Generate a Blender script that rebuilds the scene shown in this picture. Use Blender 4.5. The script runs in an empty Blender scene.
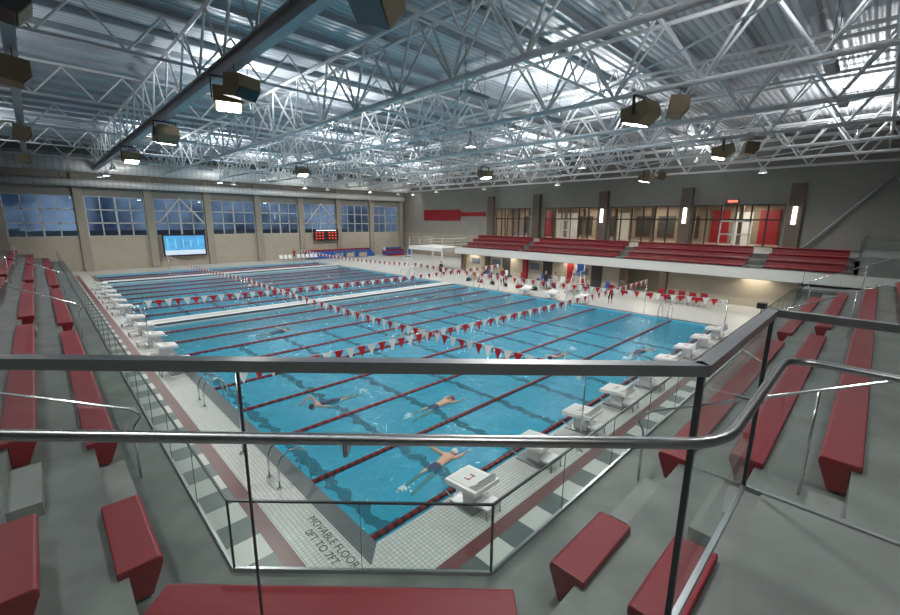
import bpy, bmesh, math, random
from mathutils import Vector, Matrix
random.seed(4)
S=bpy.context.scene
# ---------------------------------------------------------------- materials
def nmat(name):
    m=bpy.data.materials.new(name); m.use_nodes=True
    nt=m.node_tree; return m,nt,nt.nodes['Principled BSDF']
def mat(name,c,rough=.5,metal=0,noise=0,nscale=3,emit=None,es=0,bump=0,bscale=20):
    m,nt,b=nmat(name)
    b.inputs['Base Color'].default_value=(*c,1); b.inputs['Roughness'].default_value=rough; b.inputs['Metallic'].default_value=metal
    if emit: b.inputs['Emission Color'].default_value=(*emit,1); b.inputs['Emission Strength'].default_value=es
    if noise or bump:
        tc=nt.nodes.new('ShaderNodeTexCoord')
    if noise:
        n=nt.nodes.new('ShaderNodeTexNoise'); n.inputs['Scale'].default_value=nscale; n.inputs['Detail'].default_value=6
        r=nt.nodes.new('ShaderNodeValToRGB')
        r.color_ramp.elements[0].position=.3; r.color_ramp.elements[1].position=.7
        r.color_ramp.elements[0].color=(*[x*(1-noise) for x in c],1); r.color_ramp.elements[1].color=(*[min(1,x*(1+noise)) for x in c],1)
        nt.links.new(tc.outputs['Object'],n.inputs['Vector']); nt.links.new(n.outputs['Fac'],r.inputs['Fac']); nt.links.new(r.outputs['Color'],b.inputs['Base Color'])
    if bump:
        n2=nt.nodes.new('ShaderNodeTexNoise'); n2.inputs['Scale'].default_value=bscale
        bp=nt.nodes.new('ShaderNodeBump'); bp.inputs['Strength'].default_value=bump; bp.inputs['Distance'].default_value=.02
        nt.links.new(tc.outputs['Object'],n2.inputs['Vector']); nt.links.new(n2.outputs['Fac'],bp.inputs['Height']); nt.links.new(bp.outputs['Normal'],b.inputs['Normal'])
    return m
def tilemat(name,c1,c2,size,mortar=.01,rough=.35,grout=(.3,.3,.3)):
    m,nt,b=nmat(name)
    tc=nt.nodes.new('ShaderNodeTexCoord'); br=nt.nodes.new('ShaderNodeTexBrick')
    br.offset=0; br.squash=1
    br.inputs['Scale'].default_value=1; br.inputs['Brick Width'].default_value=size; br.inputs['Row Height'].default_value=size
    br.inputs['Mortar Size'].default_value=mortar; br.inputs['Color1'].default_value=(*c1,1); br.inputs['Color2'].default_value=(*c2,1); br.inputs['Mortar'].default_value=(*grout,1)
    nt.links.new(tc.outputs['Object'],br.inputs['Vector']); nt.links.new(br.outputs['Color'],b.inputs['Base Color'])
    b.inputs['Roughness'].default_value=rough
    return m
def checkmat(name,c1,c2,size):
    m,nt,b=nmat(name)
    tc=nt.nodes.new('ShaderNodeTexCoord'); ch=nt.nodes.new('ShaderNodeTexChecker'); ch.inputs['Scale'].default_value=1/size
    ch.inputs['Color1'].default_value=(*c1,1); ch.inputs['Color2'].default_value=(*c2,1)
    mp=nt.nodes.new('ShaderNodeMapping'); mp.inputs['Location'].default_value=(.18,.18,.013)
    nt.links.new(tc.outputs['Object'],mp.inputs['Vector']); nt.links.new(mp.outputs['Vector'],ch.inputs['Vector']); nt.links.new(ch.outputs['Color'],b.inputs['Base Color'])
    b.inputs['Roughness'].default_value=.35
    return m
def stripemat(name,c1,c2,period,axis,duty=.5,rough=.4):
    m,nt,b=nmat(name)
    tc=nt.nodes.new('ShaderNodeTexCoord'); sp=nt.nodes.new('ShaderNodeSeparateXYZ')
    d=nt.nodes.new('ShaderNodeMath'); d.operation='DIVIDE'; d.inputs[1].default_value=period
    f=nt.nodes.new('ShaderNodeMath'); f.operation='FRACT'
    g=nt.nodes.new('ShaderNodeMath'); g.operation='GREATER_THAN'; g.inputs[1].default_value=duty
    mx=nt.nodes.new('ShaderNodeMix'); mx.data_type='RGBA'; mx.inputs[6].default_value=(*c1,1); mx.inputs[7].default_value=(*c2,1)
    nt.links.new(tc.outputs['Object'],sp.inputs[0]); nt.links.new(sp.outputs[axis],d.inputs[0]); nt.links.new(d.outputs[0],f.inputs[0]); nt.links.new(f.outputs[0],g.inputs[0])
    nt.links.new(g.outputs[0],mx.inputs[0]); nt.links.new(mx.outputs[2],b.inputs['Base Color']); b.inputs['Roughness'].default_value=rough
    return m
def glassmat(name,tint=(.93,.97,.955),base=.04,refl=.7):
    m=bpy.data.materials.new(name); m.use_nodes=True; nt=m.node_tree; nt.nodes.clear()
    N=nt.nodes.new;L=nt.links.new
    o=N('ShaderNodeOutputMaterial'); t=N('ShaderNodeBsdfTransparent'); t.inputs[0].default_value=(*tint,1)
    g=N('ShaderNodeBsdfGlossy'); g.inputs['Roughness'].default_value=0.0; g.inputs[0].default_value=(.9,.95,.95,1)
    lw=N('ShaderNodeLayerWeight'); lw.inputs[0].default_value=.5
    pw=N('ShaderNodeMath'); pw.operation='POWER'; pw.inputs[1].default_value=5
    ml=N('ShaderNodeMath'); ml.operation='MULTIPLY_ADD'; ml.inputs[1].default_value=refl; ml.inputs[2].default_value=base
    mx=N('ShaderNodeMixShader')
    L(lw.outputs['Facing'],pw.inputs[0]); L(pw.outputs[0],ml.inputs[0]); L(ml.outputs[0],mx.inputs[0]); L(t.outputs[0],mx.inputs[1]); L(g.outputs[0],mx.inputs[2]); L(mx.outputs[0],o.inputs[0])
    return m
def watermat():
    m=bpy.data.materials.new('pool_water'); m.use_nodes=True; nt=m.node_tree; nt.nodes.clear()
    N=nt.nodes.new; L=nt.links.new
    o=N('ShaderNodeOutputMaterial'); t=N('ShaderNodeBsdfTransparent'); t.inputs[0].default_value=(.50,.88,.95,1)
    d=N('ShaderNodeBsdfDiffuse'); d.inputs[0].default_value=(.035,.35,.48,1)
    g=N('ShaderNodeBsdfGlossy'); g.inputs['Roughness'].default_value=.05; g.inputs[0].default_value=(.95,.98,1,1)
    tc=N('ShaderNodeTexCoord'); n=N('ShaderNodeTexNoise'); n.inputs['Scale'].default_value=2.6; n.inputs['Detail'].default_value=5; n.inputs['Distortion'].default_value=.8
    bp=N('ShaderNodeBump'); bp.inputs['Strength'].default_value=.8; bp.inputs['Distance'].default_value=.08
    L(tc.outputs['Object'],n.inputs['Vector']); L(n.outputs['Fac'],bp.inputs['Height'])
    fr=N('ShaderNodeFresnel'); fr.inputs[0].default_value=1.33; L(bp.outputs[0],fr.inputs['Normal']); L(bp.outputs[0],g.inputs['Normal'])
    m1=N('ShaderNodeMixShader'); m1.inputs[0].default_value=.34; L(t.outputs[0],m1.inputs[1]); L(d.outputs[0],m1.inputs[2])
    m2=N('ShaderNodeMixShader'); L(fr.outputs[0],m2.inputs[0]); L(m1.outputs[0],m2.inputs[1]); L(g.outputs[0],m2.inputs[2]); L(m2.outputs[0],o.inputs[0])
    return m
def ribmat(name,c,period,axis,depth=.04,rough=.45,metal=.3,dark=.7):
    m,nt,b=nmat(name)
    tc=nt.nodes.new('ShaderNodeTexCoord'); sp=nt.nodes.new('ShaderNodeSeparateXYZ')
    a=nt.nodes.new('ShaderNodeMath'); a.operation='MULTIPLY'; a.inputs[1].default_value=2*math.pi/period
    s=nt.nodes.new('ShaderNodeMath'); s.operation='SINE'
    bp=nt.nodes.new('ShaderNodeBump'); bp.inputs['Strength'].default_value=.6; bp.inputs['Distance'].default_value=depth
    r=nt.nodes.new('ShaderNodeMapRange'); r.inputs[1].default_value=-1; r.inputs[2].default_value=-.2
    mx=nt.nodes.new('ShaderNodeMix'); mx.data_type='RGBA'; mx.inputs[6].default_value=(*[x*dark for x in c],1); mx.inputs[7].default_value=(*c,1)
    L=nt.links.new
    L(tc.outputs['Object'],sp.inputs[0]); L(sp.outputs[axis],a.inputs[0]); L(a.outputs[0],s.inputs[0]); L(s.outputs[0],bp.inputs['Height']); L(s.outputs[0],r.inputs[0]); L(r.outputs[0],mx.inputs[0])
    L(mx.outputs[2],b.inputs['Base Color']); L(bp.outputs[0],b.inputs['Normal'])
    b.inputs['Roughness'].default_value=rough; b.inputs['Metallic'].default_value=metal
    return m

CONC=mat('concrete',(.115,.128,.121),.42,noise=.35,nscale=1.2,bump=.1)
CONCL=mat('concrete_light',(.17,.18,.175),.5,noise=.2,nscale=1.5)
RED=mat('red_vinyl',(.17,.005,.012),.45,bump=.15,bscale=60)
REDP=mat('red_paint',(.27,.010,.018),.45)
STEEL=mat('brushed_steel',(.40,.41,.42),.3,1)
DSTEEL=mat('dark_steel',(.08,.09,.10),.35,.8)
CHROME=mat('polished_steel',(.8,.81,.82),.15,1)
WHITE=mat('white_paint',(.66,.67,.65),.4)
TRUSSW=mat('truss_white',(.74,.75,.75),.4)
GREYB=mat('girder_grey',(.36,.39,.42),.4,.3)
PLAST=mat('white_plastic',(.80,.81,.81),.35)
BRONZE=mat('bronze_housing',(.22,.16,.09),.4,.3)
TAN=mat('tan_wall',(.31,.28,.23),.7,noise=.06,nscale=.6)
TAN2=mat('beige_block',(.40,.36,.29),.7,noise=.05,nscale=1)
GREYW=mat('grey_wall',(.23,.225,.205),.7,noise=.05,nscale=.6)
PIER=mat('brown_pier',(.12,.09,.07),.6)
FRAME=mat('window_frame',(.55,.56,.55),.4,.3)
DFRAME=mat('dark_frame',(.07,.065,.06),.4,.5)
TW=tilemat('white_tile',(.58,.59,.56),(.50,.51,.49),.08,.008,grout=(.32,.32,.31))
TG=tilemat('grey_tile',(.17,.19,.19),(.14,.16,.16),.07,.005,grout=(.1,.1,.1))
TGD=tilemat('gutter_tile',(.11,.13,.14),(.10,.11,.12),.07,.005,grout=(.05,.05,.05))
TR=tilemat('red_tile',(.15,.028,.033),(.12,.025,.03),.07,.005,grout=(.08,.04,.04))
TC=checkmat('checker_tile',(.50,.51,.48),(.07,.095,.095),.62)
GRATE=stripemat('grate_white',(.56,.57,.55),(.27,.28,.28),.06,0,.72)
WATER=watermat()
BASIN=tilemat('basin_tile',(.22,.65,.80),(.20,.62,.78),.3,.01,grout=(.18,.52,.66))
LANE=mat('lane_mark_tile',(.008,.03,.07),.4)
ROPE=stripemat('lane_rope_red',(.24,.008,.015),(.34,.06,.07),.30,0,.62)
ROPED=stripemat('lane_rope_dark',(.26,.010,.018),(.04,.01,.015),.2,0,.55)
GLASS=glassmat('guard_glass',(.89,.945,.93),.065,.75)
WGLASS=glassmat('window_glass',(.8,.88,.92),.10,.7)
DECKR=ribmat('roof_deck',(.50,.525,.55),.3,1,.025,.45,.2,.62)
DUCT=ribmat('spiral_duct',(.66,.68,.69),.5,0,.01,.4,.15,.85)
FLAGW=mat('pennant_white',(.8,.8,.78),.7)
FLAGR=mat('pennant_red',(.5,.01,.02),.7)
LENS=mat('lamp_lens',(1,1,1),.3,emit=(1,.97,.9),es=20)
SCONCE=mat('sconce_glow',(1,1,1),.3,emit=(1,.95,.85),es=4)
BLACK=mat('black_plastic',(.02,.02,.022),.4)
SKIN=mat('skin',(.58,.33,.23),.5)
HAIR=mat('hair',(.04,.025,.015),.6)
SUIT=mat('swimsuit_navy',(.02,.03,.09),.5)
CAPW=mat('swim_cap_white',(.8,.8,.8),.35)
BLUE=mat('blue_vinyl',(.03,.10,.35),.45)
YEL=mat('yellow_plastic',(.6,.42,.05),.4)
GRASS=mat('grass',(.07,.10,.09),.9,noise=.3,nscale=.5)
WARM=mat('lobby_wall',(.26,.20,.15),.6,noise=.15,nscale=.5)
BOARD=mat('notice_board',(.12,.14,.2),.5)

# ---------------------------------------------------------------- mesh builder
class MB:
    def __init__(s): s.v=[];s.f=[];s.m=[];s.sm=[];s.mats=[]
    def mi(s,m):
        if m not in s.mats: s.mats.append(m)
        return s.mats.index(m)
    def poly(s,pts,m,smooth=False):
        n=len(s.v); s.v+= [tuple(p) for p in pts]; s.f.append(tuple(range(n,n+len(pts)))); s.m.append(s.mi(m)); s.sm.append(smooth)
    def box(s,x0,x1,y0,y1,z0,z1,m,M=None):
        n=len(s.v); P=[Vector((x,y,z)) for z in(z0,z1) for y in(y0,y1) for x in(x0,x1)]
        if M: P=[M@p for p in P]
        s.v+=[tuple(p) for p in P]
        for q in((0,2,3,1),(4,5,7,6),(0,1,5,4),(2,6,7,3),(0,4,6,2),(1,3,7,5)):
            s.f.append(tuple(n+i for i in q)); s.m.append(s.mi(m)); s.sm.append(False)
    def tube(s,pts,r,m,n=8,caps=True,rs=None):
        pts=[Vector(p) for p in pts]; K=len(pts); base=len(s.v); k=s.mi(m)
        d0=(pts[1]-pts[0]).normalized(); up=Vector((0,0,1)) if abs(d0.z)<.9 else Vector((1,0,0))
        a=d0.cross(up).normalized()
        for i,p in enumerate(pts):
            if i==0: t=pts[1]-p
            elif i==K-1: t=p-pts[i-1]
            else: t=(pts[i+1]-p).normalized()+(p-pts[i-1]).normalized()
            t.normalize(); a=(a-t*a.dot(t)); a.normalize(); b=t.cross(a)
            rr=rs[i] if rs else r
            for j in range(n):
                th=2*math.pi*j/n; s.v.append(tuple(p+a*rr*math.cos(th)+b*rr*math.sin(th)))
        for i in range(K-1):
            for j in range(n):
                j2=(j+1)%n; s.f.append((base+i*n+j,base+i*n+j2,base+(i+1)*n+j2,base+(i+1)*n+j)); s.m.append(k); s.sm.append(True)
        if caps:
            s.f.append(tuple(base+j for j in range(n))[::-1]); s.m.append(k); s.sm.append(False)
            s.f.append(tuple(base+(K-1)*n+j for j in range(n))); s.m.append(k); s.sm.append(False)
    def prism(s,prof,p0,p1,n,m):
        p0=Vector(p0);p1=Vector(p1);n=Vector(n).normalized(); Z=Vector((0,0,1)); k=s.mi(m); b=len(s.v); K=len(prof)
        for p in(p0,p1):
            for u,w in prof: s.v.append(tuple(p+n*u+Z*w))
        for i in range(K):
            j=(i+1)%K; s.f.append((b+i,b+j,b+K+j,b+K+i)); s.m.append(k); s.sm.append(False)
        s.f.append(tuple(range(b,b+K))[::-1]); s.m.append(k); s.sm.append(False)
        s.f.append(tuple(range(b+K,b+2*K))); s.m.append(k); s.sm.append(False)
    def ell(s,c,r,m,M=None,nu=12,nv=8):
        b=len(s.v);k=s.mi(m)
        for i in range(nv+1):
            th=math.pi*i/nv
            for j in range(nu):
                ph=2*math.pi*j/nu; p=Vector((r[0]*math.sin(th)*math.cos(ph),r[1]*math.sin(th)*math.sin(ph),r[2]*math.cos(th)))
                if M: p=M@p
                s.v.append(tuple(Vector(c)+p))
        for i in range(nv):
            for j in range(nu):
                j2=(j+1)%nu; s.f.append((b+i*nu+j,b+(i+1)*nu+j,b+(i+1)*nu+j2,b+i*nu+j2)); s.m.append(k); s.sm.append(True)
    def mesh(s,name):
        me=bpy.data.meshes.new(name); me.from_pydata(s.v,[],s.f)
        for m in s.mats: me.materials.append(m)
        me.polygons.foreach_set('material_index',s.m); me.polygons.foreach_set('use_smooth',s.sm)
        me.update(); 
        bm=bmesh.new(); bm.from_mesh(me); bmesh.ops.recalc_face_normals(bm,faces=bm.faces); bm.to_mesh(me); bm.free()
        return me
    def obj(s,name,loc=(0,0,0),rot=0,parent=None,bevel=0):
        o=bpy.data.objects.new(name,s.mesh(name)); S.collection.objects.link(o); o.location=loc; o.rotation_euler=(0,0,rot)
        if parent: o.parent=parent
        if bevel:
            b=o.modifiers.new('bevel','BEVEL'); b.width=bevel; b.segments=2; b.limit_method='ANGLE'
        return o
def inst(me,name,loc,rot=0,sc=1):
    o=bpy.data.objects.new(name,me); S.collection.objects.link(o); o.location=loc; o.rotation_euler=(0,0,rot); o.scale=(sc,sc,sc); return o

# ---------------------------------------------------------------- dimensions
W,L=22.9,48.0
WY=53.5; WX=42.7; ROOF=12.9
B1,B2=20.9,41.2    # bulkheads
# ---------------------------------------------------------------- pool
b=MB(); b.poly([(0,0,-1.5),(W,0,-1.5),(W,L,-1.5),(0,L,-1.5)],BASIN)
for q in ([(0,0),(W,0)],[(W,0),(W,L)],[(W,L),(0,L)],[(0,L),(0,0)]):
    (x0,y0),(x1,y1)=q; b.poly([(x0,y0,-1.5),(x1,y1,-1.5),(x1,y1,0),(x0,y0,0)],BASIN)
rl=random.Random(2)
for k in range(9):   # lengthwise lane lines, slightly wavy to read like refracted tile lines
    x=1.3+2.54*k
    for y0,y1 in((1.5,B1-1.5),(B1+2.6,B2-1.5)):
        n=int((y1-y0)/.16); 
        pts=[(x+.05*math.sin(i*1.1+k)+rl.uniform(-.07,.07),y0+(y1-y0)*i/n,rl.uniform(.1,.22)) for i in range(n+1)]
        for (xa,ya,wa),(xb,yb,wb) in zip(pts[:-1],pts[1:]): b.poly([(xa-wa,ya,-1.495),(xa+wa,ya,-1.495),(xb+wb,yb,-1.495),(xb-wb,yb,-1.495)],LANE)
        b.box(x-.5,x+.5,y0,y0+.28,-1.5,-1.494,LANE); b.box(x-.5,x+.5,y1-.28,y1,-1.5,-1.494,LANE)
b.obj('pool_basin')
b=MB(); b.poly([(0,0,-.1),(W,0,-.1),(W,L,-.1),(0,L,-.1)],WATER); b.obj('pool_water')
# deck rings
b=MB()
def ring(d0,d1,mn,ml,mf):
    i=[(-d0,-d0),(W+d0,-d0),(W+d0,L+d0),(-d0,L+d0)]; o=[(-d1,-d1),(W+d1,-d1),(W+d1,L+d1),(-d1,L+d1)]
    for a,m in zip(range(4),(mn,mf,mf,ml)):
        c=(a+1)%4; b.poly([(*i[a],0),(*i[c],0),(*o[c],0),(*o[a],0)],m)
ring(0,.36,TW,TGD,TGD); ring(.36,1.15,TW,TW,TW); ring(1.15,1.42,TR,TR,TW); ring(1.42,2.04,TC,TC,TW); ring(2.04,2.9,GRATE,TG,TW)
e=2.9
b.poly([(31,-e,0),(31,L+e,0),(W+e,L+e,0),(W+e,-e,0)],TW)
b.poly([(-e,L+e,0),(31,L+e,0),(31,WY,0),(-e,WY,0)],TW)
b.poly([(31,-e,0),(WX,-e,0),(WX,WY,0),(31,WY,0)],TW)
b.poly([(-12,-12.6,-.004),(WX,-12.6,-.004),(WX,-e,-.004),(-12,-e,-.004)],CONC)
b.poly([(-12,-e,-.004),(-e,-e,-.004),(-e,WY,-.004),(-12,WY,-.004)],CONC)
b.obj('floor')
# bulkheads
for y,wd in((B1,1.1),(B2,1.0)):
    b=MB(); b.box(0.02,W-.02,y,y+wd,-.25,.12,PLAST); b.box(.02,W-.02,y+.3,y+wd-.3,.12,.126,GRATE); b.box(.02,W-.02,y-.02,y,-.02,.1,TGD); b.box(.02,W-.02,y+wd,y+wd+.02,-.02,.1,TGD)
    b.box(.02,W-.02,y+.1,y+wd-.1,-1.49,-.25,PLAST)
    b.obj('pool_bulkhead')
# lane ropes
b=MB()
b.tube([(.02,0,0),(W-.02,0,0)],.055,ROPE,8); rope=b.mesh('lane_rope')
b=MB(); b.tube([(.02,0,0),(W-.02,0,0)],.06,ROPED,8); roped=b.mesh('lane_rope_dark')
ys=[.22,2.55,4.95,7.35,9.75,12.15,14.55,16.95,19.3]+[24.4+2.4*i for i in range(7)]+[44.5,46.6]
for i,y in enumerate(ys): inst(roped if i in(0,1) else rope,'lane_rope',(0,y,-.08))

# starting blocks
def block_mesh():
    b=MB()
    b.box(-.3,.3,-.32,.32,0,.04,STEEL)
    b.prism([(-.22,.04),(.12,.04),(.2,.52),(-.18,.44)],(-.12,0,0),(.12,0,0),(0,1,0),PLAST)
    b.prism([(-.42,.58),(.42,.66-.16),(.42,.56-.16),(-.42,.48)],(-.36,0,0),(.36,0,0),(0,1,0),PLAST)
    b.prism([(-.36,.575),(.38,.505),(.38,.515),(-.36,.585)],(-.28,0,0),(.28,0,0),(0,1,0),WHITE)
    b.prism([(.0,.5492),(.02,.5473),(.02,.553),(.0,.555)],(-.1,0,.001),(.1,0,.001),(0,1,0),REDP)
    for xx in (-.1,.07): b.prism([(-.02,.55),(.12,.537),(.12,.544),(-.02,.557)],(xx,0,.001),(xx+.03,0,.001),(0,1,0),REDP)
    b.prism([(-.40,.58),(-.16,.556),(-.40,.74)],(-.28,0,0),(.28,0,0),(0,1,0),PLAST)
    b.prism([(-.395,.60),(-.20,.565),(-.20,.57),(-.395,.75)],(-.2,0,.004),(.2,0,.004),(0,1,0),GREYB)
    b.prism([(-.62,.2),(-.28,.2),(-.28,.25),(-.62,.25)],(-.22,0,0),(.22,0,0),(0,1,0),PLAST)
    for x in(-.2,.2): b.tube([(x,-.6,.0),(x,-.58,.22),(x,-.25,.24)],.018,STEEL,6)
    for x in(-.3,.3): b.tube([(x,.3,.46),(x,.5,.36),(x,.5,.2),(x,.25,.12)],.016,CHROME,6)
    return b.mesh('starting_block')
SB=block_mesh()
for k in range(9): inst(SB,'starting_block',(2.04+2.267*k,-.42,0),0)
for k in range(5): inst(SB,'starting_block',(-.45,13.4+2.4*k-1.2,0),-math.pi/2)
for k in range(6): inst(SB,'starting_block',(-.45,25.6+2.4*k,0),-math.pi/2)
for k in range(3): inst(SB,'starting_block',(W+.45,8.6+2.4*k,0),math.pi/2)

# ladders
def ladder_mesh():
    b=MB()
    for y in(-.28,.28):
        b.tube([(-.62,y,0),(-.62,y,.45),(-.55,y,.68),(-.38,y,.8),(-.15,y,.78),(.02,y,.6),(.08,y,.3),(.08,y,-1.2)],.024,CHROME,8)
    for z in(-.3,-.6,-.9): b.box(.04,.12,-.28,.28,z,z+.03,CHROME)
    for y in(-.28,.28): b.tube([(-.62,y,0),(-.62,y,.02)],.06,CHROME,10)
    return b.mesh('pool_ladder')
LD=ladder_mesh(); inst(LD,'pool_ladder',(0,3.0,0)); inst(LD,'pool_ladder',(0,8.6,0)); inst(LD,'pool_ladder',(W,3,0),math.pi); inst(LD,'pool_ladder',(0,23.2,0)); inst(LD,'pool_ladder',(W,18.2,0),math.pi)

# pennants
def pennants(p0,p1,sag=.18):
    b=MB(); p0=Vector(p0);p1=Vector(p1); n=int((p1-p0).length/.36); d=(p1-p0).normalized()
    P=[]
    for i in range(n+1):
        t=i/n; q=p0.lerp(p1,t); q.z-=sag*4*t*(1-t); P.append(q)
    b.tube(P,.008,WHITE,4)
    for i in range(n):
        q=(P[i]+P[i+1])/2; q2=q+Vector((random.uniform(-.04,.04),random.uniform(-.04,.04),-.36))
        b.poly([q-d*.15,q+d*.15,q2],FLAGR if i%2 else FLAGW)
    for e_ in(p0,p1):
        b.tube([(e_.x,e_.y,0.0),(e_.x,e_.y,e_.z+.03)],.02,CHROME,6); b.tube([(e_.x,e_.y,0),(e_.x,e_.y,.03)],.09,CHROME,10)
    b.obj('pennant_string')
pennants((-.7,4.7,2.15),(W+.7,4.4,2.15)); pennants((-.7,16.4,2.15),(W+.7,16.4,2.15))
pennants((5.45,-1.0,2.2),(5.1,21.4,2.2),.22); pennants((18.9,-1.0,2.2),(18.6,21.4,2.2),.22)
pennants((18.2,21.6,2.2),(18.2,41.6,2.2),.22); pennants((5,21.6,2.2),(5,41.6,2.2),.22)

# ---------------------------------------------------------------- stands (left / corner / near)
RISE=.4; Z0=1.3; NR=7
def path(k,far=52.0,right=28.5):
    return [(-2.4-k,far),(-2.4-k,-.4-.4142*k),(-.1-.4142*k,-2.7-k),(right,-2.7-k)]
b=MB()
for k in range(NR+1):
    z=Z0+RISE*k; pa=path(k); pb=path(k+1) if k<NR else [(-11.97,52),(-11.97,-4.4),(-4.1,-12.55),(28.5,-12.55)]
    zl=0 if k==0 else z-RISE
    for i in range(3):
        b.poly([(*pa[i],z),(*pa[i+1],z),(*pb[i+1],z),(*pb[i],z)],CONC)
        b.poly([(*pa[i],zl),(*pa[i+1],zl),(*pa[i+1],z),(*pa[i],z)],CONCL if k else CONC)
    b.poly([(28.5,pa[3][1],0),(28.5,pb[3][1],0),(28.5,pb[3][1],z),(28.5,pa[3][1],z)],CONCL)
    b.poly([(pa[0][0],52,0),(pb[0][0],52,0),(pb[0][0],52,z),(pa[0][0],52,z)],CONCL)
for k in range(NR):
    z=Z0+RISE*k
    for y0,y1 in((1.9,3.2),(14.0,15.2),(26.2,27.4),(38.2,39.4)):
        b.box(-3.4-k,-3.05-k,y0,y1,z,z+.2,CONCL)
    for x0,x1 in((1.8,3.1),(14.0,15.2),(26.2,27.4)):
        b.box(x0,x1,-3.7-k,-3.35-k,z,z+.2,CONCL)
b.obj('stands_concrete')
PROF=[(.1,.1),(-.30,.1),(-.335,.075),(-.335,.0),(-.2,-.36),(0,-.36),(0,0),(.1,0)]
def bench(p0,p1,n):
    p0=Vector(p0);p1=Vector(p1); c=(p0+p1)/2
    b=MB(); b.prism(PROF,p0-c,p1-c,n,RED)
    b.obj('bleacher_bench',loc=c,bevel=.015)
for k in range(NR):
    z=Z0+RISE*(k+1)
    for i,(y0,y1) in enumerate(((-.45,1.45),(3.6,13.8),(15.4,26),(27.6,38),(39.6,50))):
        if i==0 and k>2: continue
        if i==0: y0=-.15-.2*k; y1=1.4-.3*k
        bench((-3.4-k,y0,z),(-3.4-k,y1,z),(-1,0,0))
    for i,(x0,x1) in enumerate(((.15,1.4),(3.6,13.8),(15.4,26))):
        if i==0 and k>1: continue
        if i==0: x0=.15-.3*k; x1=1.4-.25*k
        bench((x0,-3.7-k,z),(x1,-3.7-k,z),(0,-1,0))
s2=math.sqrt(.5)
off=1.0; c=Vector((-1.25-off*s2,-1.55-off*s2,Z0+RISE)); d=Vector((s2,-s2,0)); bench(c-d*1.95,c+d*1.8,(-1,-1,0))
# corner landing
LZ=4.14
b=MB()
poly=[(-2.15,-5.24),(-.75,-5.24),(-.75,-12.55),(-11.97,-12.55),(-11.97,-1.1),(-5.5,-1.1),(-5.5,-1.92)]
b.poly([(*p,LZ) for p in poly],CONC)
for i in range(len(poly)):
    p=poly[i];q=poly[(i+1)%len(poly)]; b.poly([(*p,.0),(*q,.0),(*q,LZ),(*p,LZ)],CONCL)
b.obj('corner_landing')

def guard(pts,z0,h,name,cap=.022,capm=DSTEEL,step=1.7,shoe=.05,pw=.012,sw=.02):
    b=MB()
    for (x0,y0),(x1,y1) in zip(pts[:-1],pts[1:]):
        p=Vector((x0,y0,0));q=Vector((x1,y1,0)); Ln=(q-p).length; d=(q-p)/Ln; n=max(1,round(Ln/step)); nn=Vector((-d.y,d.x,0))
        for i in range(n):
            a=p+d*(Ln*i/n+.012); c=p+d*(Ln*(i+1)/n-.012)
            b.poly([(a.x,a.y,z0+.02),(c.x,c.y,z0+.02),(c.x,c.y,z0+h-.01),(a.x,a.y,z0+h-.01)],GLASS)
            e=p+d*(Ln*(i+1)/n)
            if i<n-1: b.box(-.004,.004,-.004,.004,z0,z0+h,DSTEEL,Matrix.Translation(e)@Matrix(((d.x,nn.x,0),(d.y,nn.y,0),(0,0,1))).to_4x4())
        ang=math.atan2(d.y,d.x); M=Matrix.Translation(p)@Matrix.Rotation(ang,4,'Z')
        b.box(-cap*.5,Ln+cap*.5,-cap,cap,z0+h-.01,z0+h+cap*1.2,capm,M)
        b.box(0,Ln,-sw,sw,z0,z0+shoe,STEEL,M)
    for (x,y) in pts: b.box(x-pw,x+pw,y-pw,y+pw,z0,z0+h,DSTEEL)
    return b.obj(name)
guard([(-2.4,52),(-2.4,-.4),(-.1,-2.7),(28.5,-2.7)],Z0,1.0,'glass_barrier',cap=.014)
guard([(-11.9,-1.1),(-5.4,-1.1),(-5.4,-1.89),(-2.1,-5.15),(-.8,-5.15),(-.8,-12.5)],LZ-.02,1.075,'landing_glass_guard',cap=.024,capm=STEEL,step=1.55,shoe=.03,pw=.010,sw=.012)
def rnd(pts,r=.12,n=5):
    out=[Vector(pts[0])]
    for i in range(1,len(pts)-1):
        p=Vector(pts[i]);a=(Vector(pts[i-1])-p);c=(Vector(pts[i+1])-p); ra=min(r,a.length*.45); rc=min(r,c.length*.45)
        A=p+a.normalized()*ra; C=p+c.normalized()*rc
        for j in range(n+1):
            t=j/n; out.append(A*(1-t)**2+p*2*t*(1-t)+C*t*t)
    out.append(Vector(pts[-1])); return out
b=MB(); hz=LZ+.85
b.tube(rnd([(-11,-1.2,hz),(-5.48,-1.2,hz),(-5.48,-1.93,hz),(-2.14,-5.25,hz),(-.9,-5.25,hz),(-.9,-11,hz)],.14),.019,STEEL,12)
for x,y,dx,dy in((-3.0,-4.39,.06,.06),(-4.2,-3.19,.06,.06),(-1.5,-5.25,0,.1),(-.9,-6.4,.1,0)):
    b.tube([(x,y,hz),(x,y,hz-.06),(x+dx,y+dy,hz-.06)],.008,STEEL,6)
b.obj('landing_handrail')
def aisle(fx,fy,dx,dy,n=5.5,slope=.5):
    P=lambda d,h:(fx+dx*d,fy+dy*d,h)
    b=MB()
    z=lambda d: Z0+1.2+slope*d
    b.tube(rnd([P(.15,Z0),P(.15,z(.1)-.3),P(.0,z(0)-.1),P(.15,z(.15)),P(n,z(n)),P(n+.2,z(n)+.05),P(n+.2,Z0+RISE*int(n+.2-.0))],.12),.021,CHROME,8)
    for d in(2.2,4.0): b.tube([P(d,Z0+RISE*int(d)),P(d,z(d))],.019,CHROME,8)
    b.obj('aisle_handrail')
for y in(2.75,14.6,26.8,38.8): aisle(-2.75,y,-1,0)
for x in(3.25,14.6,26.8): aisle(x,-3.05,0,-1)
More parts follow.
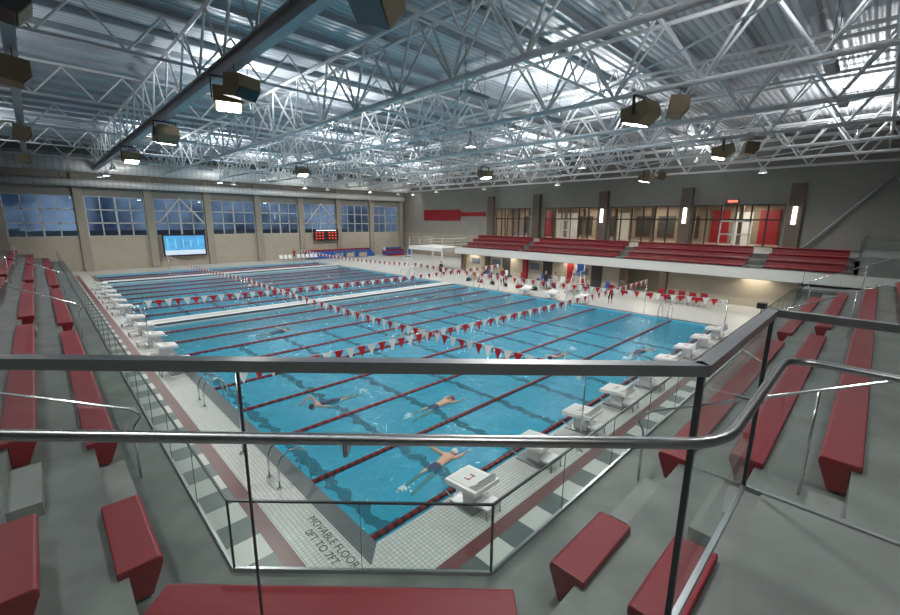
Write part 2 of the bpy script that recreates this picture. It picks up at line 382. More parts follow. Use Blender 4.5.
cu=bpy.data.curves.new('deck_text','FONT'); cu.body='MOVABLE FLOOR\n0FT TO 7FT'; cu.size=.21; cu.align_x='CENTER'; cu.extrude=.001; cu.materials.append(BLACK)
t=bpy.data.objects.new('deck_lettering',cu); S.collection.objects.link(t); t.location=(-.62,.6,.003); t.rotation_euler=(0,0,-math.pi/2)

# ---------------------------------------------------------------- far gallery (x=30)
GX=30.0
b=MB()
b.box(GX,GX+.25,-12.55,28,2.05,2.75,WHITE); b.box(GX+.25,WX-.02,-12.55,28,2.0,2.3,CONCL)
for k in range(4):
    z=2.45+.38*k; b.box(GX+.25+.9*k,GX+.25+.9*(k+1) if k<3 else WX-.02,-12.55,28,2.3,z,CONCL)
b.box(GX+.25,WX-.02,27.9,28.1,2.0,2.75,WHITE)
b.obj('far_gallery_slab')
for k in range(4):
    for y0,y1 in((19.9,27.4),(9.9,19.0),(.8,9.0),(-4.3,-.3)):
        b=MB(); X=GX+.55+.9*k; z=2.45+.38*k
        b.prism([(0,0),(.08,.36),(-.05,.40),(-.05,.46),(.42,.46),(.42,.40),(.34,.36),(.34,0)],(X,y0,z),(X,y1,z),(1,0,0),REDP)
        b.obj('gallery_bench')
guard([(GX+.1,28),(GX+.1,-4.6)],2.75,.7,'gallery_glass_guard',cap=.025,capm=STEEL,step=2)
b=MB(); b.box(30.3,WX-.8,-12.5,-4.7,3.59,3.8,CONCL); b.box(30.3,30.5,-12.5,-4.7,2.6,3.59,CONCL); b.box(30.3,WX-.8,-4.9,-4.7,2.6,3.59,CONCL); b.obj('corner_concourse')
guard([(WX-.8,-4.8),(30.4,-4.8),(30.4,-12.4)],3.8,1.05,'corner_glass_guard',cap=.03,capm=STEEL,step=1.5)
guard([(28.4,-2.7),(28.4,-12.4)],1.8,1.1,'stand_end_guard',cap=.02,capm=STEEL,step=1.5)
b=MB(); b.box(28.5,30,-12.55,-2.7,0,1.9,CONCL); b.obj('stand_end_block')
b=MB()
b.box(31.2,31.4,-2.7,6,0,2.0,TAN2); b.box(31.2,31.4,9,28,0,2.0,TAN2)
b.box(31.4,34,-2.7,28.0,0,.01,TW); b.box(34,34.2,-2.7,28,0,2,TAN)
for y in(-2.5,5.9,9.1,14,19,24,27.6): b.box(30.9,31.5,y-.25,y+.25,0,2.0,REDP if y in(14,19) else PIER)
for y in(11.5,16.5,21.5): b.box(31.15,31.21,y-.5,y+.5,0,1.95,DFRAME)
for y in(12.9,18,22.8,25.8): b.box(31.14,31.21,y-.55,y+.55,1.0,1.6,BOARD)
b.obj('wall_under_gallery')
b=MB(); b.box(29,33,29,35,2.2,2.6,WHITE)
for x in(29.2,32.8):
    for y in(29.2,34.8): b.box(x-.1,x+.1,y-.1,y+.1,0,2.2,WHITE)
for z in(2.95,3.3,3.65): b.tube([(33,29.05,z),(29.05,29.05,z),(29.05,34.95,z),(33,34.95,z)],.03,WHITE,6)
for y in(29.05,31,33,34.95): b.tube([(29.05,y,2.6),(29.05,y,3.65)],.03,WHITE,6)
b.obj('judges_balcony')

# ---------------------------------------------------------------- walls
b=MB(); zb,zt=3.65,7.85
b.box(-12,WX,WY,WY+.3,0,zb,TAN2); b.box(-12,WX,WY,WY+.3,zt,ROOF+.3,GREYW)
cols=[-12,-6,0,6,12,18,24,30,36,42]
for x in cols[:-1]: b.box(x-.4,x+.4,WY,WY+.3,zb,zt,TAN)
b.box(41.4,WX,WY,WY+.3,zb,zt,TAN)
b.obj('wall_window_end')
b=MB()
for x in cols[1:]: b.box(x-.38,x+.38,WY-.35,WY-.005,0,10,TAN)
b.obj('trim_1')
for i,x in enumerate(cols[:-1]):
    b=MB(); x0,x1=x+.4,x+5.6
    if x1>41.4:x1=41.4
    b.poly([(x0,WY+.15,zb),(x1,WY+.15,zb),(x1,WY+.15,zt),(x0,WY+.15,zt)],WGLASS)
    for z in(zb,zb+1.4,zb+2.8,zt): b.box(x0,x1,WY+.05,WY+.2,z-.06,z+.06,FRAME)
    for j in range(5):
        xx=x0+(x1-x0)*j/4; w_=.09 if j%2==0 else .05; b.box(xx-w_,xx+w_,WY+.05,WY+.2,zb,zt,FRAME)
    b.obj('window_%d'%(i+1))
gl=[(26.8,32.6),(17.6,24.6),(8.9,16.1),(.6,7.7)]
fz,gt=3.59,7.35
b=MB(); b.box(WX,WX+.3,-12.6,WY,0,fz,TAN); b.box(WX,WX+.3,-12.6,WY,gt,ROOF+.3,GREYW)
seg=[-12.6]+[v for g in reversed(gl) for v in g]+[WY]
for a,c in zip(seg[::2],seg[1::2]): b.box(WX,WX+.3,a,c,fz,gt,GREYW)
b.obj('wall_far')
b=MB()
for y in(33.3,25.7,16.85,8.3,-.15): b.box(WX-.5,WX-.005,y-.5,y+.5,3.6,9.0,PIER)
b.obj('trim_2')
for y in(16.85,8.3,-.15):
    b=MB(); b.box(WX-.62,WX-.5,y-.14,y+.14,5.6,7.1,SCONCE); b.box(WX-.56,WX-.5,y-.18,y+.18,5.5,5.6,DFRAME); b.box(WX-.56,WX-.5,y-.18,y+.18,7.1,7.2,DFRAME); b.obj('wall_sconce')
for i,(y0,y1) in enumerate(gl):
    b=MB(); b.poly([(WX+.15,y0,fz),(WX+.15,y1,fz),(WX+.15,y1,gt),(WX+.15,y0,gt)],WGLASS)
    n=6
    for j in range(n+1):
        yy=y0+(y1-y0)*j/n; b.box(WX+.08,WX+.22,yy-.06,yy+.06,fz,gt,DFRAME)
    for z in(fz,fz+2.4,gt): b.box(WX+.08,WX+.22,y0,y1,z-.07,z+.07,DFRAME)
    b.obj('window_%d'%(i+11))
for i,(y0,y1) in enumerate(((2.9,5.3),(20,22.2))):
    b=MB()
    for a in(y0,(y0+y1)/2):
        h=(y1-y0)/2
        for q in((a,a+.1),(a+h-.1,a+h)): b.box(WX-.08,WX-.01,q[0],q[1],fz+.01,fz+2.35,WHITE)
        for z in(fz+.01,fz+1.0,fz+2.2): b.box(WX-.08,WX-.01,a,a+h,z,z+.13,WHITE)
        b.tube([(WX-.12,a+h*.5-.3,fz+1.05),(WX-.12,a+h*.5+.3,fz+1.05)],.02,STEEL,6)
    b.obj('door_%d'%(i+1))
b=MB(); b.box(WX+.3,WX+6,-1,34,fz-.1,fz,mat('lobby_floor',(.3,.22,.15),.3)); b.box(WX+.3,WX+6,-1,34,gt+.2,gt+.3,WHITE); b.box(WX+5.8,WX+6,-1,34,fz,gt+.2,WARM); b.box(WX+.3,WX+6,-1.1,-1,fz,gt+.2,WARM); b.box(WX+.3,WX+6,34,34.1,fz,gt+.2,WARM)
for y in(-.2,2.4,6.6,28): b.box(WX+5.6,WX+5.8,y-.8,y+.8,fz,fz+3.4,REDP)
for y in(9.5,12,14.5,19,22,31): b.box(WX+5.7,WX+5.8,y-.9,y+.9,fz+.4,fz+2.8,DFRAME)
for y in(4.5,17,24,26): b.box(WX+5.7,WX+5.8,y-.7,y+.7,fz,fz+3.2,WHITE)
for y in range(0,34,4): b.box(WX+1.4,WX+1.7,y-.15,y+.15,fz,gt+.2,WARM)
b.obj('wall_lobby')
b=MB(); b.box(WX-.06,WX-.01,39.5,47.9,5.65,7.3,REDP); b.box(WX-.08,WX-.06,39.7,47.7,5.8,7.15,REDP); b.box(WX-.05,WX-.01,34.4,39.5,6.3,6.9,REDP); b.obj('red_wall_banner')
b=MB(); b.box(WX-.1,WX-.01,4.0,5.0,7.5,7.8,BLACK); b.box(WX-.11,WX-.1,4.1,4.9,7.55,7.75,mat('exit_red',(.5,.05,.05),.4,emit=(.9,.15,.1),es=2)); b.obj('exit_sign')
b=MB(); b.tube([(WX-.4,-5.6,9.3),(WX-.4,-1.0,3.6)],.12,GREYB,10); b.tube([(WX-.4,-5.6,9.3),(WX-.4,-10.6,3.6)],.12,GREYB,10); b.obj('wall_cross_brace')
b=MB()
for x in(9,27): b.tube([(x,WY-.5,7.9),(x-2.4,WY-.5,5.0)],.1,WHITE,8);b.tube([(x,WY-.5,7.9),(x+2.4,WY-.5,5.0)],.1,WHITE,8)
b.obj('window_cross_brace')
b=MB(); b.box(-12.3,-12,-12.6,WY,0,ROOF+.3,GREYW); b.obj('wall_left')
b=MB(); b.box(-12.3,WX+.3,-12.9,-12.6,0,ROOF+.3,GREYW); b.obj('wall_near')
b=MB(); b.box(-12.3,WX+.3,-12.9,WY+.3,ROOF,ROOF+.25,DECKR); b.obj('ceiling')

# ---------------------------------------------------------------- roof structure
BC,TCZ=10.3,12.55
TX=[1.4+5.75*i for i in range(1,8)]
YA,YB=-12.55,WY-.05
def truss_y():
    b=MB(); n=22; st=(YB-YA)/n
    b.tube([(0,YA,BC),(0,YB,BC)],.10,TRUSSW,8); 
    for dx in(-.45,.45): b.tube([(dx,YA,TCZ),(dx,YB,TCZ)],.08,TRUSSW,6)
    for i in range(n):
        a=YA+i*st
        for dx in(-.45,.45):
            b.tube([(0,a,BC),(dx,a+st/2,TCZ)],.055,TRUSSW,5,False); b.tube([(dx,a+st/2,TCZ),(0,a+st,BC)],.055,TRUSSW,5,False)
        b.tube([(-.45,a+st/2,TCZ),(.45,a+st/2,TCZ)],.04,TRUSSW,5,False)
    return b.mesh('roof_truss')
me=truss_y()
for x in TX: inst(me,'roof_truss',(x,0,0))
b=MB(); b.box(1.25,1.55,YA,YB,10.15,10.2,GREYB); b.box(1.37,1.43,YA,YB,10.2,10.55,GREYB); b.box(1.25,1.55,YA,YB,10.55,10.6,GREYB)
for i in range(23):
    a=-12+i*2.75; b.tube([(1.4,a,10.6),(1.4,a+1.37,TCZ)],.045,TRUSSW,5,False); b.tube([(1.4,a+1.37,TCZ),(1.4,a+2.75,10.6)],.045,TRUSSW,5,False)
b.tube([(1.4,YA,TCZ),(1.4,YB,TCZ)],.08,TRUSSW,6)
b.obj('steel_girder')
b=MB()
b.box(-3.55,-3.25,YA,YB,10.6,10.65,GREYB); b.box(-3.43,-3.37,YA,YB,10.65,11.05,GREYB); b.box(-3.55,-3.25,YA,YB,11.05,11.1,GREYB)
b.box(-9.62,-9.38,YA,YB,10.8,11.1,GREYB)
b.obj('side_girders')
def truss_x():
    b=MB(); x0,x1=-11.95,WX-.05; n=24; st=(x1-x0)/n
    b.tube([(x0,0,BC+.9),(x1,0,BC+.9)],.06,TRUSSW,6); b.tube([(x0,0,TCZ+.1),(x1,0,TCZ+.1)],.07,TRUSSW,6)
    for i in range(n):
        a=x0+i*st; b.tube([(a,0,BC+.9),(a+st/2,0,TCZ)],.04,TRUSSW,5,False); b.tube([(a+st/2,0,TCZ),(a+st,0,BC+.9)],.04,TRUSSW,5,False)
    return b.mesh('cross_truss')
me=truss_x()
for y in(-5,4.2,13.4,22.6,31.8,41,49.2): inst(me,'cross_truss',(0,y,0))
b=MB()
for i in range(32):
    y=-11+i*2.05; b.box(-11.98,WX-.02,y-.05,y+.05,TCZ+.12,ROOF-.005,GREYB)
b.obj('roof_purlins')
b=MB()
for i in range(3):
    for j in range(5):
        x0=TX[2*i];x1=TX[2*i+1]; y0=-5+9.2*j; b.tube([(x0,y0,BC),(x1,y0+9.2,BC)],.035,TRUSSW,5); 
b.obj('roof_bracing')
b=MB(); b.tube([(-11.5,50.9,10.9),(WX-1,50.9,10.9)],.85,DUCT,24)
for i in range(12): b.tube([(-10+i*4.4,50.9,11.7),(-10+i*4.4,50.9,ROOF-.02)],.02,DSTEEL,5)
b.obj('supply_duct')
b=MB(); b.tube([(-11.5,52.2,9.1),(WX-1,52.2,9.1)],.4,DUCT,16)
for i in range(12): b.tube([(-10+i*4.4,52.2,9.4),(-10+i*4.4,52.2,ROOF-.02)],.02,DSTEEL,5)
b.obj('supply_duct')
DUCTY=ribmat('spiral_duct_y',(.5,.52,.53),.6,1,.01,.35,.6,.85)
b=MB(); b.tube([(-8,-12,9.4),(-8,49,9.4)],.7,DUCTY,20)
for i in range(12): b.tube([(-8,-10+i*5,10.0),(-8,-10+i*5,ROOF-.02)],.02,DSTEEL,5)
b.obj('return_duct')

# ---------------------------------------------------------------- light fixtures
def fixture_mesh():
    b=MB()
    b.prism([(-.55,.15),(.45,.35),(.6,-.1),(.15,-.45),(-.5,-.3)],(-.42,0,0),(.42,0,0),(0,1,0),BRONZE)
    b.prism([(-.46,-.305),(.12,-.44),(.11,-.47),(-.47,-.335)],(-.34,0,0),(.34,0,0),(0,1,0),LENS)
    for x in(-.46,.46): b.box(x-.02,x+.02,-.05,.05,-.1,.55,DSTEEL)
    b.box(-.46,.46,-.05,.05,.5,.56,DSTEEL); b.tube([(0,0,.5),(0,0,.62)],.03,DSTEEL,6)
    return b.mesh('hanging_floodlight')
def speaker_mesh(m1,m2,nm):
    b=MB()
    b.prism([(-.4,.3),(.35,.4),(.45,-.35),(-.1,-.45),(-.4,-.1)],(-.5,0,0),(.5,0,0),(0,1,0),m1)
    b.prism([(-.39,-.12),(-.12,-.44),(-.14,-.46),(-.41,-.14)],(-.45,0,0),(.45,0,0),(0,1,0),m2)
    for x in(-.3,.3): b.tube([(x,0,.3),(x,0,.7)],.015,DSTEEL,6)
    return b.mesh(nm)
def bay_mesh():
    b=MB(); b.tube([(0,0,.75),(0,0,.3)],.02,DSTEEL,6); b.tube([(0,0,.35),(0,0,.22),(0,0,.0),(0,0,-.12)],.1,WHITE,16,False,rs=[.08,.11,.22,.3]); b.ell((0,0,.0),(.14,.14,.1),LENS)
    return b.mesh('high_bay_lamp')
def tray_mesh():
    b=MB(); b.prism([(-.14,0),(.14,0),(.2,.12),(-.2,.12)],(-.7,0,0),(.7,0,0),(0,1,0),GREYB)
    for x in(-.6,.6): b.tube([(x,0,.12),(x,0,1.85)],.01,DSTEEL,5)
    return b.mesh('uplight_tray')
FX=fixture_mesh(); SPK=speaker_mesh(BLACK,BRONZE,'hanging_speaker'); SPB=speaker_mesh(BRONZE,BLACK,'hanging_speaker_bronze'); BAY=bay_mesh(); TRAY=tray_mesh()
def lamp(kind,name,e,col,loc,parent=None,size=.35,spot=160):
    l=bpy.data.lights.new(name,kind); l.energy=e; l.color=col
    if kind=='SPOT': l.spot_size=math.radians(spot); l.spot_blend=.8; l.shadow_soft_size=size
    elif kind=='AREA': l.size=size
    else: l.shadow_soft_size=size
    o=bpy.data.objects.new(name,l); S.collection.objects.link(o); o.location=loc; o.parent=parent; return o
big={(1.4,1),(1.4,2),(1.4,3),(12.9,0),(24.4,0),(24.4,2),(12.9,3),(35.9,1)}
k=0
for x in(1.4,12.9,24.4,35.9):
    for j,y in enumerate((-2.0 if x<2 else 1.4,9.9,18.9,29.0,37.5,46.0)):
        top=10.15 if x<2 else BC-.08
        if (x,j) in big:
            o=inst(FX,'hanging_floodlight',(x,y,top-.6),(math.pi if k%2 else 0)+random.uniform(-.3,.3)); k+=1; oz=-.62
            if j<2 : inst(SPB,'hanging_speaker',(x+(.0),y-1.3,top-.6),.4,.8)
        else:
            o=inst(BAY,'high_bay_lamp',(x,y,top-.74)); oz=-.2
        lamp('SPOT','flood_lamp',1420,(1,.965,.91),(0,0,oz),o)
inst(SPK,'hanging_speaker',(1.55,1.75,9.95),.8,1.15)
for x in(-6.2,4.3,10,15.8,21.5,27.3,33,38.6):
    for i,y in enumerate((-3.5,7,17.5,28,38,45.0)):
        if (x,i)==(4.3,1): continue
        o=inst(TRAY,'uplight_tray',(x,y,10.65))
        if (i+int(x*2))%2==0:
            l=lamp('AREA','up_lamp',340,(.96,.98,1),(0,0,.2),o,.8); l.rotation_euler=(math.pi,0,0)
for y in(7.5,13.7,27,41):
    inst(SPK if y<10 else SPB,'hanging_speaker',(-3.4,y,10.0),math.pi/2,.9)
for x in(2,12,22,32,40):
    o=inst(BAY,'high_bay_lamp',(x,47.5,BC-.6)); l=lamp('SPOT','added_wall_fill',420,(1,.96,.9),(0,0,-.2),o,.4,170); l.rotation_euler=(math.radians(75),0,0)  # bays and fill lamps added to brighten the ducts and window wall
for x,y in((-6,-1),(-6,12),(-6,25),(-6,38),(3,-7),(14,-7),(25,-7),(36,-7),(-5,-8)):
    o=inst(BAY,'high_bay_lamp',(x,y,10.4)); lamp('SPOT','added_stand_fill',480,(1,.97,.93),(0,0,-.2),o,.4,150)  # fill lamps added to lighten stands and landing; bay housings only dress them
for y in(4,12.5,21,30): lamp('AREA','lobby_lamp',330,(1,.86,.68),(WX+3,y,gt+.1),None,3)
for y in(0,7,14,21,26): lamp('AREA','soffit_lamp',45,(1,.88,.7),(30.7,y,1.98),None,1.5)

# ---------------------------------------------------------------- screens and deck equipment
SCR=mat('screen_picture',(.05,.2,.4),.3,emit=(.08,.3,.55),es=.9,noise=.6,nscale=1.2)
b=MB(); b.box(6.8,11.3,WY-.5,WY-.36,1.2,3.75,BLACK); b.box(6.95,11.15,WY-.52,WY-.5,1.35,3.6,SCR)
b.box(6.95,11.15,WY-.53,WY-.52,1.35,1.9,mat('screen_band',(.5,.6,.7),.3,emit=(.5,.65,.75),es=.6)); 
for i in range(5): b.box(7.2+i*.8,7.35+i*.8,WY-.535,WY-.52,2.0+.1*i,3.3-.08*i,mat('screen_pic%d'%i,(.1,.3,.3),.3,emit=(.2,.55,.75),es=.8))
b.box(7,7.2,WY-.36,WY-.01,2,3,BLACK); b.box(10.9,11.1,WY-.36,WY-.01,2,3,BLACK); b.obj('video_screen')
b=MB(); b.box(25.6,29.6,WY-.6,WY-.46,2.6,4.2,BLACK); b.box(25.9,26.1,WY-.46,WY-.01,3,3.6,BLACK); b.box(29.0,29.2,WY-.46,WY-.01,3,3.6,BLACK)
LED=mat('led_red',(.5,.02,.02),.4,emit=(1,.05,.03),es=2); LEDW=mat('led_white',(.6,.6,.7),.4,emit=(.8,.8,1),es=2)
for r in range(3):
    for c in range(7):
        if c==3: continue
        b.box(25.9+c*.52,26.1+c*.52,WY-.62,WY-.6,2.8+r*.42,2.93+r*.42,LED)
b.box(26,29.2,WY-.62,WY-.6,4.0,4.1,LEDW); b.obj('scoreboard')
def chair_mesh(m):
    b=MB(); b.box(-.22,.22,-.22,.22,.42,.46,m); b.prism([(.18,.46),(.22,.46),(.28,.9),(.24,.9)],(-.22,0,0),(.22,0,0),(0,1,0),m)
    for x in(-.19,.19):
        for y in(-.19,.19): b.tube([(x,y,0),(x,y,.42)],.015,STEEL,5)
    return b.mesh('deck_chair')
CW=chair_mesh(PLAST); CR=chair_mesh(REDP); CB=chair_mesh(BLUE)
for i in range(9): inst(CW,'deck_chair',(19.5+i*.62,50.3,0),0)
for i in range(5): inst(CR,'deck_chair',(28.5,2.4+i*.7,0),-math.pi/2)
for i in range(7): inst([CB,CR,CW][i%3],'deck_chair',(29,9.5+i*2.1,0),-math.pi/2+random.uniform(-.3,.3))
def cart(x,y,m,name='kickboard_cart'):
    b=MB()
    for zx in(-.6,.6):
        for zy in(-.3,.3): b.tube([(zx,zy,.1),(zx,zy,1.1)],.02,STEEL,6); b.ell((zx,zy,.06),(.06,.03,.06),BLACK,None,8,6)
    for z in(.15,.6,1.08): b.tube([(-.6,-.3,z),(.6,-.3,z),(.6,.3,z),(-.6,.3,z),(-.6,-.3,z)],.015,STEEL,6)
    b.box(-.58,.58,-.28,.28,.16,.18,STEEL)
    for i in range(9): b.box(-.52+i*.12,-.45+i*.12,-.24,.24,.19,.66+.06*(i%3),m if i%2 else WHITE)
    b.obj(name,loc=(x,y,0))
cart(30,50.3,YEL); cart(32,50.0,YEL); cart(28,50.1,BLUE); cart(27.3,14,BLUE); cart(26.6,22,YEL); cart(26.9,11.4,YEL)
b=MB()
for i in range(4): b.box(36.5,40,49.2-.0+i*.5,49.7+i*.5,0,.35+.3*i,BLUE if i%2 else REDP)
b.obj('folded_mat_stack')
b=MB()
for i in range(5): b.box(24,35,51.2+i*.35,51.5+i*.35,0,.4+.2*i,REDP if i==4 else BLUE)
b.obj('team_bleacher')
def bag(x,y,m,r):
    b=MB(); b.ell((0,0,.17),(.34,.17,.17),m,None,12,8); b.tube(rnd([(-.2,0,.28),(-.12,0,.46),(.12,0,.46),(.2,0,.28)],.08),.015,BLACK,6); b.box(-.3,.3,-.12,.12,0,.06,m); b.obj('swim_bag',loc=(x,y,0),rot=r)
for i in range(12): bag(random.uniform(30,30.5),5+i*1.7,random.choice([REDP,BLACK,BLUE,SUIT,REDP]),random.uniform(0,3))
for i in range(6): bag(25.6,14.2+i*1.5,[BLACK,REDP,SUIT][i%3],random.uniform(0,3))
def lg(x,y,rot):
    b=MB()
    for sx in(-1,1):
        b.tube([(sx*.55,-.6,0),(sx*.3,-.25,1.8)],.035,WHITE,6); b.tube([(sx*.55,.6,0),(sx*.3,.25,1.8)],.035,WHITE,6)
        b.tube([(sx*.3,-.25,1.8),(sx*.3,-.25,2.1),(sx*.3,.25,2.1),(sx*.3,.25,2.6)],.025,WHITE,6)
    for z in(.4,.8,1.2,1.6):
        w=.55-.25*z/1.8; yy=-.6+.35*z/1.8; b.box(-w,w,yy-.04,yy+.04,z,z+.03,WHITE); b.tube([(-w,yy,z),(-w,-yy,z)],.02,WHITE,5); b.tube([(w,yy,z),(w,-yy,z)],.02,WHITE,5)
    b.box(-.3,.3,-.25,.25,1.8,1.86,BLUE); b.box(-.3,.3,.24,.28,2.0,2.6,BLUE)
    b.obj('lifeguard_chair',loc=(x,y,0),rot=rot)
lg(24.8,9.8,-math.pi/2); lg(24.8,30,-math.pi/2)
b=MB(); b.box(-.03,.03,-.03,.03,0,1.2,STEEL); b.box(-.25,.25,-.2,.2,1.2,1.5,BLACK); b.box(-.3,.3,-.3,.3,0,.05,BLACK); b.obj('timing_console',loc=(23.8,-1.6,0))

# ---------------------------------------------------------------- people
def skin_mesh(verts,edges,rad):
    me=bpy.data.meshes.new('t'); me.from_pydata(verts,edges,[]); o=bpy.data.objects.new('t',me); S.collection.objects.link(o)
    m=o.modifiers.new('s','SKIN'); m.use_smooth_shade=True
    sv=me.skin_vertices[0].data
    for i,r in enumerate(rad): sv[i].radius=(r,r*.85) if isinstance(r,float) else r
    sv[0].use_root=True
    o.modifiers.new('ss','SUBSURF').levels=2
    dg=bpy.context.evaluated_depsgraph_get(); dg.update()
    nm=bpy.data.meshes.new_from_object(o.evaluated_get(dg)); bpy.data.objects.remove(o)
    return nm
def add_mesh(b,me,fn):
    n=len(b.v); b.v+=[tuple(v.co) for v in me.vertices]
    for p in me.polygons:
        b.f.append(tuple(n+i for i in p.vertices)); b.m.append(b.mi(fn(p.center))); b.sm.append(True)
def head(b,c,M,cap=None):
    c=Vector(c)
    b.ell(c,(.078,.095,.115),SKIN,M)
    q=lambda x,y,z:c+M@Vector((x,y,z))
    b.ell(q(0,.095,-.012),(.013,.02,.022),SKIN,M,8,6)
    for s in(-1,1):
        b.ell(q(s*.03,.084,.015),(.013,.009,.008),WHITE,M,8,6); b.ell(q(s*.03,.091,.015),(.006,.005,.006),BLACK,M,6,4)
        b.ell(q(s*.078,0,0),(.012,.022,.032),SKIN,M,8,6)
    b.ell(q(0,.083,-.05),(.026,.01,.008),REDP,M,8,4)
    b.ell(q(0,-.015,.028),(.084,.094,.098),cap or HAIR,M)
def hand(b,p,d,side,up=Vector((0,0,1))):
    p=Vector(p);d=Vector(d).normalized(); w=d.cross(up).normalized(); 
    n_=w.cross(d)
    M=Matrix((w,d,n_)).transposed()
    b.ell(p+d*.05,(.04,.055,.017),SKIN,M,10,6)
    for i,l in enumerate((.062,.074,.08,.072)):
        a=p+d*.09+w*(-.03+i*.02); b.tube([a,a+d*l*.55+n_*-.004,a+d*l-n_*.016],.009,SKIN,6,rs=[.009,.0085,.006])
    a=p+d*.03+w*side*.036; b.tube([a,a+d*.03+w*side*.03,a+d*.065+w*side*.034],.01,SKIN,6,rs=[.012,.010,.007])
def swimmer(pose,cap,suit):
    V=[(0,0,-.03),(.18,0,-.02),(.38,0,-.01),(.52,0,0),(.62,0,.0)]; R=[(.13,.10),(.115,.09),(.15,.105),(.12,.08),.055]; E=[(0,1),(1,2),(2,3),(3,4)]
    def ch(root,pts,rs):
        pr=root
        for p,r in zip(pts,rs): V.append(p);R.append(r);E.append((pr,len(V)-1));pr=len(V)-1
    if pose==0:
        A=[(.54,-.17,.02),(.80,-.22,.0),(1.04,-.2,-.03)]; B=[(.48,.19,.03),(.33,.42,.2),(.52,.58,.03)]
    elif pose==1:
        A=[(.54,-.17,.02),(.82,-.24,-.01),(1.06,-.24,-.02)]; B=[(.54,.17,.02),(.82,.24,-.01),(1.06,.24,-.02)]
    else:
        A=[(.52,-.19,.03),(.62,-.42,.22),(.86,-.42,.06)]; B=[(.46,.19,-.0),(.24,.3,-.03),(.0,.28,-.06)]
    ch(3,A,[.06,.042,.028]); ch(3,B,[.06,.042,.028])
    ch(0,[(-.1,-.09,-.03),(-.48,-.12,-.07),(-.88,-.14,-.1),(-1.05,-.15,-.13)],[.085,.058,.036,.028]); ch(0,[(-.1,.09,-.03),(-.48,.11,-.03),(-.88,.12,-.05),(-1.05,.13,-.06)],[.085,.058,.036,.028])
    me=skin_mesh(V,E,R); b=MB()
    lo,hi=(-.24,.08) if suit==0 else (-.2,.5)
    add_mesh(b,me,lambda c: SUIT if lo<c.x<hi and abs(c.y)<.2 else SKIN)
    M=Matrix((( 0,.25,.97),(1,0,0),(0,-.97,.25)))
    head(b,(.74,0,.0),M,cap)
    hand(b,A[-1],Vector(A[-1])-Vector(A[-2]),1); hand(b,B[-1],Vector(B[-1])-Vector(B[-2]),-1)
    return b.mesh('swimmer')
SW=[swimmer(0,CAPW,0),swimmer(1,REDP,0),swimmer(2,BLACK,1),swimmer(0,SUIT,1)]
sp=[(2.5,1.15,0,.15),(4.7,3.6,1,0),(2.6,6.2,2,math.pi),(12.3,3.7,3,math.pi),(15.0,1.4,2,0),(9.6,11,1,0),(14,28,3,0),(10,32.8,0,math.pi),(17,18.1,2,0),(4.5,15.8,3,0)]
for x,y,i,r in sp: inst(SW[i],'swimmer',(x,y,-.115),r)
FOAM=mat('water_foam',(.8,.88,.9),.6)
for x,y,i,r in sp:
    b=MB()
    for j in range(22):
        a=random.uniform(0,6.28); q=random.uniform(0,.22); b.ell((-1.1*math.cos(r)+q*math.cos(a),-1.1*math.sin(r)+q*math.sin(a),random.uniform(0,.05)),[random.uniform(.01,.035)]*3,FOAM,None,6,4)
    b.obj('water_splash',loc=(x,y,-.1))
def stander(top,bot,arm=0):
    V=[(0,0,.95),(0,0,1.1),(0,0,1.3),(0,0,1.42),(0,.01,1.52)]; R=[(.135,.10),(.12,.09),(.15,.10),(.11,.075),.052]; E=[(0,1),(1,2),(2,3),(3,4)]
    def ch(root,pts,rs):
        pr=root
        for p,r in zip(pts,rs): V.append(p);R.append(r);E.append((pr,len(V)-1));pr=len(V)-1
    A=[(-.18,0,1.40),(-.24,-.02,1.12),(-.25,.07,.87)]; B=[(.18,0,1.40),(.25,-.02,1.12),(.14,.18,1.1)] if arm else [(.18,0,1.40),(.24,-.02,1.12),(.25,.07,.87)]
    ch(3,A,[.058,.042,.028]);ch(3,B,[.058,.042,.028])
    ch(0,[(-.09,0,.86),(-.11,.02,.48),(-.12,-.02,.08),(-.13,.12,.035)],[.088,.06,.04,.036]); ch(0,[(.09,0,.86),(.11,.02,.48),(.12,-.02,.08),(.13,.12,.035)],[.088,.06,.04,.036])
    me=skin_mesh(V,E,R); b=MB()
    add_mesh(b,me,lambda c: top if (c.z>.98 and c.z<1.47 and abs(c.x)<.3 and c.z>1.14) or (.95<c.z<1.47 and abs(c.x)<.18) else (bot if .45<c.z<=.98 and abs(c.x)<.2 else (WHITE if c.z<.09 else SKIN)))
    head(b,(0,.02,1.64),Matrix.Identity(3)); hand(b,A[-1],Vector(A[-1])-Vector(A[-2]),1,Vector((1,0,0))); hand(b,B[-1],Vector(B[-1])-Vector(B[-2]),-1,Vector((1,0,0)) if not arm else Vector((0,0,1)))
    return b.mesh('standing_person')
PS=[stander(REDP,BLACK,0),stander(WHITE,SUIT,1),stander(BLACK,BLACK,0)]
for i,(x,y,r) in enumerate([(24.3,7,1.5),(25.2,12,1.2),(25.6,13.1,2.2),(24.9,17,1.8),(26.4,19.5,.6),(24.6,24.5,1.6),(21,49.7,3.1),(35.0,48.6,2.5)]): inst(PS[i%3],'standing_person',(x,y,.0),r)

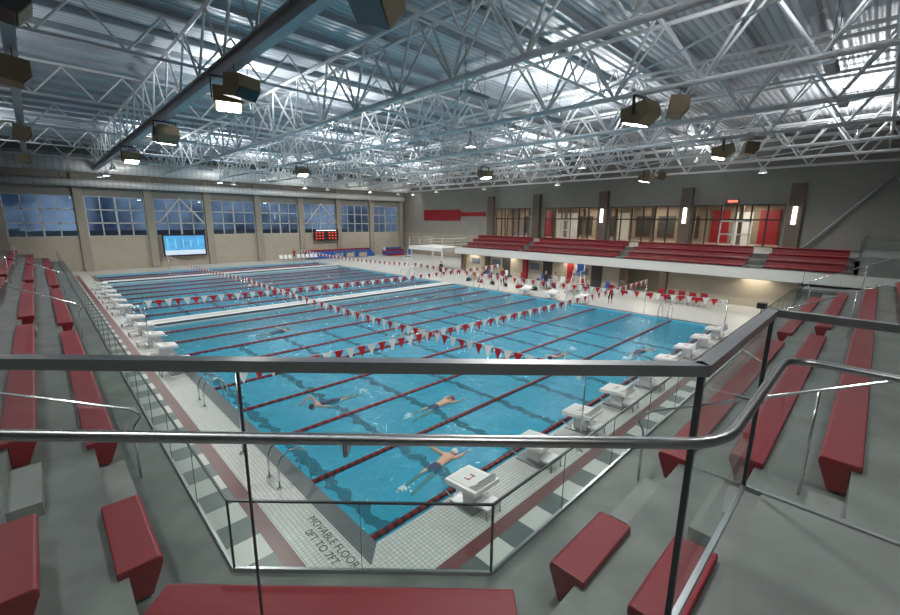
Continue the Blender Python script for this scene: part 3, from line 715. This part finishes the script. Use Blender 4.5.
# ---------------------------------------------------------------- exterior
b=MB(); b.box(-120,150,WY+.4,WY+220,-1.1,-1.0,GRASS); b.obj('ground')
b=MB(); b.box(-40,-6,WY+40,WY+50,-1,3.2,mat('outbuilding_wall',(.4,.42,.44),.7)); b.box(-40.5,-5.5,WY+39.5,WY+50.5,3.2,3.6,GREYB)
for i in range(8): b.box(-38+i*4,-36+i*4,WY+39.9,WY+40,.6,2.2,DFRAME)
b.obj('outbuilding')
w=bpy.data.worlds.new('world'); S.world=w; w.use_nodes=True; nt=w.node_tree
bg=nt.nodes['Background']; tc=nt.nodes.new('ShaderNodeTexCoord'); nz=nt.nodes.new('ShaderNodeTexNoise'); nz.inputs['Scale'].default_value=14; nz.inputs['Detail'].default_value=6
cr=nt.nodes.new('ShaderNodeValToRGB'); cr.color_ramp.elements[0].position=.36; cr.color_ramp.elements[1].position=.66
cr.color_ramp.elements[0].color=(.02,.035,.07,1); cr.color_ramp.elements[1].color=(.17,.25,.38,1)
nt.links.new(tc.outputs['Generated'],nz.inputs['Vector']); nt.links.new(nz.outputs['Fac'],cr.inputs['Fac']); nt.links.new(cr.outputs['Color'],bg.inputs[0]); bg.inputs[1].default_value=1.1

# ---------------------------------------------------------------- camera
cam=bpy.data.cameras.new('camera'); co=bpy.data.objects.new('camera',cam); S.collection.objects.link(co); S.camera=co
f,pt,a,r=416.16,math.radians(11.814),math.radians(45.472),math.radians(-.546)
cam.sensor_width=36; cam.sensor_fit='HORIZONTAL'; cam.lens=36*f/900; cam.clip_start=.05; cam.clip_end=500
h=Vector((math.cos(a),math.sin(a),0));R_=Vector((math.sin(a),-math.cos(a),0));U=Vector((0,0,1))
F=math.cos(pt)*h-math.sin(pt)*U; D=-math.sin(pt)*h-math.cos(pt)*U
R2=math.cos(r)*R_+math.sin(r)*D; D2=-math.sin(r)*R_+math.cos(r)*D
M=Matrix((R2,-D2,-F)).transposed().to_4x4(); M.translation=Vector((-3.618,-5.496,5.679)); co.matrix_world=M
S.view_settings.view_transform='Standard'; S.view_settings.look='None'
